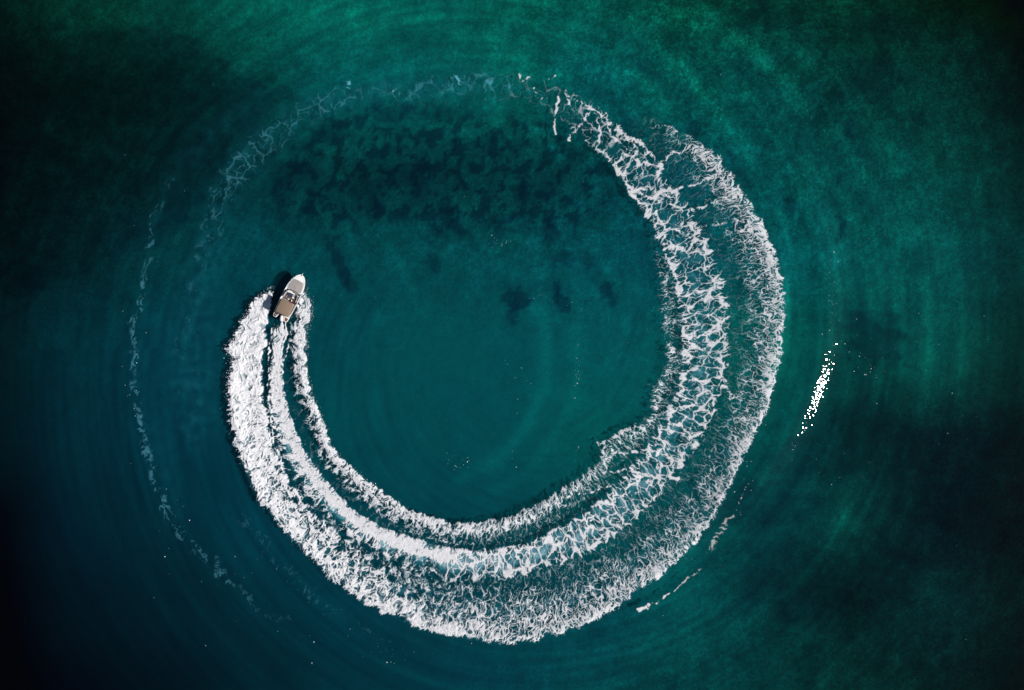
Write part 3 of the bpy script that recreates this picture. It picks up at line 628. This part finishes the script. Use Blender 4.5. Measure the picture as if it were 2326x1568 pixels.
bobj('hull', bm, MW, boat)
# dark boot stripe below the rub rail
for s in (-1, 1):
    bm = bmesh.new(); tube(bm, [(x, s*(hb(x)+.012), sheer(x)-.06) for x in stn[:-1]], .032, 6); bobj('rub_rail', bm, MNAV, boat)
# deck ring: side decks, foredeck, stern deck
def inner(x): return hb(x)-.20
bm = bmesh.new()
for s in (-1, 1):
    xs = list(np.linspace(-3.0, 1.25, 14))
    o = [bm.verts.new((x, s*hb(x), sheer(x)+.004)) for x in xs]; i = [bm.verts.new((x, s*inner(x), sheer(x)+.02)) for x in xs]; d_ = [bm.verts.new((x, s*inner(x), .28)) for x in xs]
    for k in range(len(xs)-1): bm.faces.new((o[k], o[k+1], i[k+1], i[k])); bm.faces.new((i[k], i[k+1], d_[k+1], d_[k]))
bobj('side_deck', bm, MW, boat)
bm = bmesh.new(); xs = [x for x in np.linspace(1.15, 3.0, 8)]+stn[18:]; pr = None
for x in xs:
    h = hb(x); r_ = [bm.verts.new((x, h*k/4, sheer(x)+.006+.07*(1-(k/4)**2)*min(1, h))) for k in range(-4, 5)]
    if pr:
        for k in range(8): bm.faces.new((pr[k], pr[k+1], r_[k+1], r_[k]))
    pr = r_
bobj('foredeck', bm, MW, boat)
bm = bmesh.new(); prism(bm, [(-2.98, -1.07), (1.2, -1.15), (1.2, 1.15), (-2.98, 1.07)], .2, .29); bobj('cockpit_floor', bm, MNS, boat)
bm = bmesh.new(); prism(bm, [(-3.03, -1.27), (-2.78, -1.29), (-2.76, 1.29), (-3.03, 1.27)], .2, lambda x, y: sheer(x)+.03); bobj('transom', bm, MW, boat, .04)
# sun pad with its hatch and seam
def padz(x, y): return sheer(x)+.006+.07*(1-(y/hb(x))**2)
pad = [(1.22, -.98), (1.9, -1.0), (2.5, -.9), (2.86, -.78), (3.02, -.6), (3.05, 0), (3.02, .6), (2.86, .78), (2.5, .9), (1.9, 1.0), (1.22, .98)]
bm = bmesh.new()
for s in (-1, 1):
    q = [(x, y) for x, y in pad if y*s > 0]; q = q if s < 0 else q
    q = q+[(3.05 if s < 0 else 1.22, s*.012), (1.22 if s < 0 else 3.05, s*.012)]
    prism(bm, q, lambda x, y: padz(x, y)+.003, lambda x, y: padz(x, y)+.075)
sp = bobj('sun_pad', bm, MPAD, boat, .02)
bm = bmesh.new(); box(bm, (2.05, -.02, sheer(2.05)+.155), (.52, .50, .03)); bobj('deck_hatch', bm, MPAD, sp, .03, label='square hatch cushion raised in the sun pad')
bm = bmesh.new(); tube(bm, [(2.31, -.27, sheer(2.3)+.153), (2.31, .23, sheer(2.3)+.153), (1.79, .23, sheer(1.8)+.153), (1.79, -.27, sheer(1.8)+.153)], .008, 5, True); bobj('seam', bm, MGREY, sp)
for s in (-1, 1):
    bm = bmesh.new(); tube(bm, [(1.3, s*1.10, sheer(1.3)+.10), (2.0, s*1.10, sheer(2)+.12), (2.6, s*.99, sheer(2.6)+.12), (3.0, s*.84, sheer(3)+.10)], .014, 6)
    bobj('grab_rail', bm, MBLK, boat)
# windscreen: smoked strip in a white moulded surround
arc = [(1.28, 0), (1.26, .3), (1.20, .58), (1.08, .82), (.86, .98), (.5, 1.06), (.1, 1.10), (-.25, 1.12)]
full = [(x, -y) for x, y in arc[::-1]]+arc[1:]
bm = bmesh.new(); lo = [bm.verts.new((x+.05, y, 1.02)) for x, y in full]; hi = [bm.verts.new((x-.14, y*.93, 1.42-.25*max(0, (1.0-x))*.6)) for x, y in full]
for k in range(len(full)-1): bm.faces.new((lo[k], lo[k+1], hi[k+1], hi[k]))
w_ = bobj('windscreen', bm, MGLS, boat); sd = w_.modifiers.new('s', 'SOLIDIFY'); sd.thickness = .012
bm = bmesh.new(); tube(bm, [(x-.145, y*.93, 1.43-.25*max(0, (1.0-x))*.6) for x, y in full], .022, 6); bobj('windscreen_frame', bm, MBLK if False else MW, w_)
bm = bmesh.new(); fr = full[3:-3]; prism(bm, [(x-.02, y*.97) for x, y in fr]+[(.62, .78), (.72, .3), (.72, -.3), (.62, -.78)], .29, lambda x, y: 1.06+.12*max(0, x-.6)); bobj('console_moulding', bm, MW, boat, .03)
for s in (-1, 1):
    bm = bmesh.new(); prism(bm, [(.95, s*1.02), (-.3, s*1.10), (-.3, s*.94), (.55, s*.86)], .29, 1.03); bobj('side_moulding', bm, MGREY if s > 0 else MW, boat, .03)
bm = bmesh.new(); box(bm, (1.0, -.08, 1.118), (.11, .30, .02)); bobj('air_vent', bm, MBLK, boat)
# cabin door opening to port, dashboard to starboard
bm = bmesh.new(); prism(bm, [(.66, .52), (.66, -.08), (.02, -.06), (.02, .50)], .29, .97); dr = bobj('cabin_door', bm, MNAV, boat, .01)
bm = bmesh.new(); box(bm, (.70, .22, 1.0), (.035, .66, .05)); bobj('door_rail', bm, pmat('tan_wood', (.4, .25, .16), .5), dr)
bm = bmesh.new(); tube(bm, [(.1, .25, 1.0), (.5, .42, 1.0)], .012, 6); bobj('door_handle', bm, MSTEEL, dr)
bm = bmesh.new(); prism(bm, [(.66, -.12), (.62, -.82), (.0, -.86), (.0, -.12)], .29, lambda x, y: .86+.2*x); ds = bobj('dashboard', bm, MGREY, boat, .03)
bm = bmesh.new(); box(bm, (.46, -.66, 1.02), (.16, .24, .10)); bobj('chart_screen', bm, MGLS, ds, .01)
bm = bmesh.new(); box(bm, (.16, -.34, .91), (.26, .30, .02)); sw = bobj('switch_panel', bm, MNS, ds, .005)
bm = bmesh.new(); bmesh.ops.create_cone(bm, segments=12, radius1=.03, radius2=.02, depth=.05, cap_ends=True, matrix=Matrix.Translation((.17, -.35, .94))); bobj('knob', bm, MBLK, ds)
bm = bmesh.new()
ring = [(-.04+.06*math.sin(t), -.52+.19*math.cos(t), .98+.17*math.sin(t)) for t in np.linspace(0, 2*math.pi, 20, endpoint=False)]
tube(bm, ring, .02, 6, True)
for t in (0.3, 2.4, 4.5): tube(bm, [(-.04, -.52, .98), (-.04+.06*math.sin(t), -.52+.19*math.cos(t), .98+.17*math.sin(t))], .012, 5)
bobj('steering_wheel', bm, MBLK, boat)
for yy, mt, lbs in ((-.50, MMAROON, 'maroon helm seat'), (.42, MPAD, None)):
    bm = bmesh.new(); box(bm, (-.52, yy, .48), (.46, .62, .36)); st = bobj('seat', bm, mt, boat, .04)
    if lbs: st['label'] = lbs
    bm = bmesh.new(); box(bm, (-.80, yy, .86), (.10, .62, .44)); bobj('backrest', bm, mt, st, .04)
bm = bmesh.new(); box(bm, (-2.35, 0, .47), (.55, 1.9, .34)); bn = bobj('stern_bench', bm, MPAD, boat, .05)
bm = bmesh.new(); box(bm, (-2.68, 0, .78), (.12, 1.9, .42)); bobj('backrest', bm, MPAD, bn, .04)
# canopy
bm = bmesh.new(); nx_, ny_ = 12, 10; gv = []
for i in range(nx_+1):
    for j in range(ny_+1):
        u_, v_ = i/nx_, j/ny_
        x = -2.80+2.22*u_; y = -1.20+2.30*v_
        z = 2.06+.12*(1-(2*v_-1)**2)+.025*math.cos(u_*math.pi*6)*.5-.10*abs(2*u_-1)**3
        x += .05*(1-(2*v_-1)**2)*(1 if u_ > .5 else -1)*abs(2*u_-1)**4
        gv.append(bm.verts.new((x, y, z)))
for i in range(nx_):
    for j in range(ny_):
        k = i*(ny_+1)+j; bm.faces.new((gv[k], gv[k+ny_+1], gv[k+ny_+2], gv[k+1]))
cn = bobj('canopy', bm, MTAN, boat, label='flat tan fabric canopy over the cockpit'); sd = cn.modifiers.new('s', 'SOLIDIFY'); sd.thickness = .02
bm = bmesh.new()
for x, xb in ((-.60, -1.3), (-1.35, -1.35), (-2.1, -1.4), (-2.78, -1.45)):
    tube(bm, [(xb, -1.25, .98), (x, -1.19, 2.0), (x, -.6, 2.11), (x, 0, 2.14), (x, .6, 2.11), (x, 1.09, 2.0), (xb, 1.25, .98)], .014, 6)
bobj('canopy_frame', bm, MSTEEL, cn)
# fittings
for x, y in ((.72, 1.20), (1.22, -1.22), (-.38, -1.24), (-.1, 1.24), (2.4, 1.13), (3.25, -.80), (-2.85, 1.18), (-2.88, -1.18), (3.3, .82)):
    big_ = abs(x) < 1.3
    bm = bmesh.new(); l = .10 if not big_ else .14
    box(bm, (x, y, sheer(x)+.05), (l*1.6, .04 if not big_ else .09, .035)); box(bm, (x-l*.35, y, sheer(x)+.025), (.03, .03, .05)); box(bm, (x+l*.35, y, sheer(x)+.025), (.03, .03, .05))
    bobj('cleat', bm, MBLK if big_ or x < 0 else MSTEEL, boat, .008)
bm = bmesh.new(); tube(bm, [(3.85, 0, 1.12), (4.1, 0, 1.14), (4.35, 0, 1.08), (4.62, 0, .98)], [.03, .03, .022, .02], 8)
tube(bm, [(4.56, -.14, .94), (4.64, 0, .97), (4.56, .14, .94)], .02, 6); an = bobj('bow_anchor', bm, MSTEEL, boat)
bm = bmesh.new(); box(bm, (4.02, 0, 1.09), (.3, .10, .06)); bobj('anchor_roller', bm, MBLK, an, .01)
for s in (-1, 1):
    bm = bmesh.new(); tube(bm, [(2.9, s*.98, sheer(2.9)+.02), (3.1, s*.93, 1.26), (3.5, s*.72, 1.30), (3.8, s*.48, 1.30), (3.9, s*.3, 1.10)], .012, 6); bobj('bow_rail', bm, MSTEEL, boat)
# swim platforms
for s in (1, -1):
    o_ = [(-3.03, 1.27), (-3.70, 1.22), (-3.86, 1.10), (-3.86, .68), (-3.80, .60), (-3.03, .40)]
    bm = bmesh.new(); prism(bm, [(x, y*s) for x, y in o_], .42, .62); pf = bobj('swim_platform', bm, MW, boat, .04)
    bm = bmesh.new(); n = 6
    for k in range(n):
        x0 = -3.22-.53*k/n; x1 = -3.22-.53*(k+.92)/n
        y0 = lambda x: .44+(-3.1-x)*.30+.08
        prism(bm, [(x0, s*y0(x0)), (x0, s*1.14), (x1, s*1.13), (x1, s*y0(x1))], .622, .640)
    bobj('teak_panel', bm, MTEAK, pf, smooth=False)
    if s > 0:
        bm = bmesh.new(); tube(bm, [(-3.76, .80, .70), (-3.42, .80, .72), (-3.40, 1.04, .72), (-3.74, 1.04, .70)], .022, 6, True)
        for k in (.3, .65): tube(bm, [(-3.42-.34*k, .80, .72), (-3.42-.34*k, 1.04, .72)], .016, 6)
        bobj('boarding_ladder', bm, MSTEEL, pf)
bm = bmesh.new(); prism(bm, [(-2.98, .1), (-3.10, .38), (-3.04, 1.0), (-2.8, 1.2), (-2.74, .1)], .5, 1.0); bobj('stern_locker', bm, MW, boat, .05)
bm = bmesh.new(); prism(bm, [(-2.98, -.42), (-3.12, -.45), (-3.12, -1.0), (-2.8, -1.2), (-2.74, -.42)], .5, .98); bobj('stern_locker', bm, MW, boat, .05)
# outboard
eng = bpy.data.objects.new('outboard_engine', None); COL.objects.link(eng); eng.parent = boat; eng.location = (-3.10, -.03, 0); eng.rotation_euler = (0, 0, R(26))
bm = bmesh.new(); prof_ = [(-.02, .12, 1.00), (-.12, .19, 1.13), (-.32, .25, 1.20), (-.58, .285, 1.20), (-.80, .27, 1.15), (-.93, .22, 1.06), (-.97, .15, .92)]
rw = []
for x, w0, zt in prof_:
    rw.append([bm.verts.new((x, yy*w0, .55+(zt-.55)*zz)) for yy, zz in ((-1, 0), (-1.02, .45), (-.86, .82), (-.45, .98), (0, 1), (.45, .98), (.86, .82), (1.02, .45), (1, 0))])
for a, b in zip(rw[:-1], rw[1:]):
    for k in range(8): bm.faces.new((a[k], a[k+1], b[k+1], b[k]))
bm.faces.new(rw[0]); bm.faces.new(rw[-1])
bobj('engine_cowl', bm, MW, eng)
for s in (-1, 1):
    bm = bmesh.new(); a = [(-.30, .20, 1.135), (-.5, .245, 1.125), (-.72, .252, 1.09), (-.86, .235, 1.03)]
    L1 = [bm.verts.new((x, s*(y-.0), z+.025)) for x, y, z in a]; L2 = [bm.verts.new((x, s*(y+.045), z-.06)) for x, y, z in a]
    for k in range(3): bm.faces.new((L1[k], L1[k+1], L2[k+1], L2[k]))
    st_ = bobj('cowl_stripe', bm, MRED if s < 0 else MBLK, eng); q = st_.modifiers.new('s', 'SOLIDIFY'); q.thickness = .02; q.offset = 0
bm = bmesh.new(); box(bm, (-.45, 0, .2), (.22, .14, .8)); box(bm, (-.55, 0, -.25), (.34, .06, .5)); tube(bm, [(-.3, 0, -.42), (-.5, 0, -.42), (-.75, 0, -.42)], [.02, .07, .05], 8); bobj('engine_leg', bm, MW, eng, .02)
bm = bmesh.new()
for k in range(3):
    t = k*2*math.pi/3; bm.faces.new([bm.verts.new((-.78+dx, .17*math.cos(t+dt)*rr, -.42+.17*math.sin(t+dt)*rr)) for dx, dt, rr in ((0, 0, .2), (.04, -.3, .9), (0, .1, 1.05), (-.04, .4, .8))])
pp = bobj('propeller', bm, MSTEEL, eng); q = pp.modifiers.new('s', 'SOLIDIFY'); q.thickness = .012
bm = bmesh.new(); box(bm, (.02, 0, .8), (.14, .34, .35)); bobj('engine_bracket', bm, MBLK, eng, .02)

# ------------------------------------------------------------------ the two people at the helm
def skin_mesh(name, joints, bones, mat, parent=None, root=0, sub=2, mw=None, **kw):
    me = bpy.data.meshes.new(name); me.from_pydata([j[:3] for j in joints], bones, []); me.update(); me.materials.append(mat)
    o = link(name, me, parent, **kw)
    md = o.modifiers.new('skin', 'SKIN'); md.use_smooth_shade = True
    sv = me.skin_vertices[0].data
    for i, j in enumerate(joints): sv[i].radius = (j[3], j[4] if len(j) > 4 else j[3]); sv[i].use_root = (i == root)
    s = o.modifiers.new('sub', 'SUBSURF'); s.levels = sub; s.render_levels = sub
    if mw is not None: o.matrix_world = mw
    return o
def person(x, y, seat, lean, cap, shirt, label, reach):
    M = BM @ Matrix.Translation((x, y, seat))
    J = [(0, 0, .10, .15, .12), (lean*.4, 0, .32, .13, .11), (lean*.8, 0, .50, .16, .11), (lean, 0, .60, .055), (lean+.03, 0, .70, .062), (lean+.05, 0, .80, .088), (lean+.04, 0, .88, .08),
         (lean*.8, .19, .53, .06), (lean+.10, .27, .32, .042), (lean+.33, .18*reach, .30, .030), (lean*.8, -.19, .53, .06), (lean+.10, -.27, .32, .042), (lean+.33, -.18*reach, .30, .030),
         (.10, .11, .09, .09), (.46, .13, .10, .062), (.50, .13, -.28, .045), (.62, .13, -.33, .035), (.10, -.11, .09, .09), (.46, -.13, .10, .062), (.50, -.13, -.28, .045), (.62, -.13, -.33, .035)]
    Bn = [(0, 1), (1, 2), (2, 3), (3, 4), (4, 5), (5, 6), (2, 7), (7, 8), (8, 9), (2, 10), (10, 11), (11, 12), (0, 13), (13, 14), (14, 15), (15, 16), (0, 17), (17, 18), (18, 19), (19, 20)]
    # hands: four unequal fingers and a thumb each, curled round what they hold
    for side, wr in ((1, 9), (-1, 12)):
        wx_, wy_, wz_ = J[wr][:3]; pi = len(J); J.append((wx_+.06, wy_, wz_-.005, .028, .016)); Bn.append((wr, pi))
        for k, (dy, ln) in enumerate(((-.027, .062), (-.009, .072), (.009, .066), (.027, .052))):
            a = len(J); J += [(wx_+.09, wy_+dy, wz_, .0085), (wx_+.09+ln*.55, wy_+dy*1.1, wz_-.02, .008), (wx_+.09+ln*.6, wy_+dy*1.1, wz_-.02-ln*.45, .007)]
            Bn += [(pi, a), (a, a+1), (a+1, a+2)]
        a = len(J); J += [(wx_+.05, wy_-side*.035, wz_-.008, .010), (wx_+.085, wy_-side*.045, wz_-.028, .008)]; Bn += [(pi, a), (a, a+1)]
    body = skin_mesh('person', J, Bn, MSKIN, mw=M, label=label, category='person', group=None) if False else skin_mesh('person', J, Bn, MSKIN, mw=M)
    body['label'] = label; body['category'] = 'person'
    S = [(0, 0, .12, .165, .135), (lean*.4, 0, .32, .15, .13), (lean*.8, 0, .50, .18, .13), (lean*.97, 0, .575, .08), (lean*.8, .20, .53, .085), (lean+.06, .26, .38, .072), (lean*.8, -.20, .53, .085), (lean+.06, -.26, .38, .072)]
    skin_mesh('shirt', S, [(0, 1), (1, 2), (2, 3), (2, 4), (4, 5), (2, 6), (6, 7)], shirt, body)
    skin_mesh('shorts', [(0, 0, .07, .165, .14), (.12, .115, .085, .105), (.36, .13, .095, .085), (.12, -.115, .085, .105), (.36, -.13, .095, .085)], [(0, 1), (1, 2), (0, 3), (3, 4)], MSHORT, body)
    hx = lean+.045
    bm = bmesh.new(); bmesh.ops.create_uvsphere(bm, u_segments=16, v_segments=10, radius=.105, matrix=Matrix.Translation((hx-.01, 0, .86)) @ Matrix.Diagonal((1.05, .92, .85, 1)))
    bmesh.ops.delete(bm, geom=[v_ for v_ in bm.verts if v_.co.z < .835], context='VERTS')
    if cap:
        b0 = [bm.verts.new((hx+.08+.09*math.cos(t), .08*math.sin(t), .852)) for t in np.linspace(-1.4, 1.4, 7)]; bm.faces.new(b0)
        bobj('cap', bm, MCAP, body)
    else: bobj('hair', bm, MHAIR, body)
    for s in (-1, 1):
        bm = bmesh.new(); bmesh.ops.create_uvsphere(bm, u_segments=8, v_segments=6, radius=.012, matrix=Matrix.Translation((hx+.088, s*.032, .79))); bobj('eye', bm, MBLK, body)
        bm = bmesh.new(); bmesh.ops.create_uvsphere(bm, u_segments=8, v_segments=6, radius=.024, matrix=Matrix.Translation((hx, s*.088, .775)) @ Matrix.Diagonal((.6, .4, 1.1, 1))); bobj('ear', bm, MSKIN, body)
    bm = bmesh.new(); bmesh.ops.create_cone(bm, segments=6, radius1=.016, radius2=.006, depth=.04, matrix=Matrix.Translation((hx+.10, 0, .765)) @ Matrix.Rotation(R(70), 4, 'Y')); bobj('nose', bm, MSKIN, body)
    bm = bmesh.new(); bmesh.ops.create_cube(bm, size=1, matrix=Matrix.Translation((hx+.088, 0, .735)) @ Matrix.Diagonal((.01, .04, .008, 1))); bobj('mouth', bm, MMAROON, body)
    return body
person(-.42, -.42, .66, .10, True, MSKIN if False else MMAROON, 'person in a white cap seated at the helm with hands on the wheel', .9)
pw = person(-.36, .34, .66, .06, False, MSHIRT, 'person in a loose pale shirt seated beside the helm just ahead of the canopy', 1.5)

# ------------------------------------------------------------------ spray thrown up beside and behind the boat
def droplets(n, gen, name, label, smin, smax):
    P_ = []; 
    while len(P_) < n: P_.append(gen())
    P_ = np.array(P_); s = (smin+(smax-smin)*rng.random(n)**2)[:, None, None]
    octv = np.array([(1, 0, 0), (0, 1, 0), (-1, 0, 0), (0, -1, 0), (0, 0, 1), (0, 0, -1)], float)
    octf = np.array([(0, 1, 4), (1, 2, 4), (2, 3, 4), (3, 0, 4), (1, 0, 5), (2, 1, 5), (3, 2, 5), (0, 3, 5)])
    V_ = (P_[:, None, :]+octv[None]*s*(.6+.8*rng.random((n, 1, 3)))).reshape(-1, 3)
    F_ = (octf[None]+(np.arange(n)*6)[:, None, None]).reshape(-1, 3)
    link(name, mesh_np(name, V_, F_, None, MDROP, True), label=label, category='spray', kind='stuff')
MDROP = pmat('spray_water', (.72, .75, .79), .6)
def g_out():
    a = 165+rng.gamma(1.6, 14); a = min(a, 300)
    r = np.interp(a, *OUT_E)-7+rng.normal()*5+abs(rng.normal())*(4 if a < 190 else 0)
    t = math.radians(a); x, y = W(CX+r*math.cos(t), CY-r*math.sin(t)); return (x, y, .2+abs(rng.normal())*(.5 if a < 200 else .2))
def g_in():
    a = 163+rng.gamma(1.6, 14); a = min(a, 290)
    r = np.interp(a, *IN_E)+1-rng.normal()*3-abs(rng.normal())*(5 if a < 180 else 1.5)
    t = math.radians(a); x, y = W(CX+r*math.cos(t), CY-r*math.sin(t)); return (x, y, .2+abs(rng.normal())*(.4 if a < 190 else .15))
droplets(1100, g_out, 'outer_spray', 'fine spray thrown outward along the outer edge of the fresh wake', .015, .07)
droplets(900, g_in, 'inner_spray', 'fine spray thrown inward along the inner edge of the fresh wake', .015, .06)

# ------------------------------------------------------------------ white dots added in place of sun glints on the open water
def specks():
    P_ = []
    def cl(ox, oy, sx, sy, n):
        for _ in range(n): P_.append((ox+rng.normal()*sx, oy+rng.normal()*sy))
    for c in ((1126,553,8,6,12),(1155,551,6,4,4),(1310,850,5,22,16),(1318,790,14,30,6),(1230,680,20,20,8),(1310,690,10,12,6),(1175,880,18,50,10),(1165,1045,4,12,4),(1310,1010,8,25,4),(1955,800,35,40,16),(1975,840,8,10,8),(2075,800,60,60,8),(1885,650,8,60,22),(1960,590,50,40,8),
              (1690,1040,10,30,14),(1800,1020,6,10,5),(1660,1130,20,50,14),(1590,1250,30,30,14),(700,1440,80,40,10),(900,1490,60,25,10),(300,820,15,120,22),(400,1190,20,60,12),(520,1290,30,30,10),(1450,760,60,80,10),(1040,1050,20,12,14),(2150,980,80,40,6),(1880,1060,40,30,6)): cl(*c)
    for _ in range(60): P_.append((rng.uniform(150, 2250), rng.uniform(60, 1520)))
    P_ = np.array([W(*p) for p in P_]); n = len(P_); s_ = (.025+.065*rng.random(n)**4)[:, None]
    z = wave_z(P_[:, 0], P_[:, 1])+.02
    ang_ = np.arange(6)*math.pi/3
    ring_ = np.stack([P_[:, 0:1]+np.cos(ang_)*s_, P_[:, 1:2]+np.sin(ang_)*s_*(.6+.6*rng.random((n, 1))), np.repeat(z[:, None], 6, 1)], -1)
    top_ = np.stack([P_[:, 0], P_[:, 1], z+s_[:, 0]*.7], -1)[:, None]
    V_ = np.concatenate([ring_, top_], 1).reshape(-1, 3)
    f = np.array([(i, (i+1) % 6, 6) for i in range(6)]); F_ = (f[None]+(np.arange(n)*7)[:, None, None]).reshape(-1, 3)
    link('glint_specks', mesh_np('glint_specks', V_, F_, None, MDROP), label='tiny white dots added as sun glints over the open water around the wake', category='foam', kind='stuff')
specks()
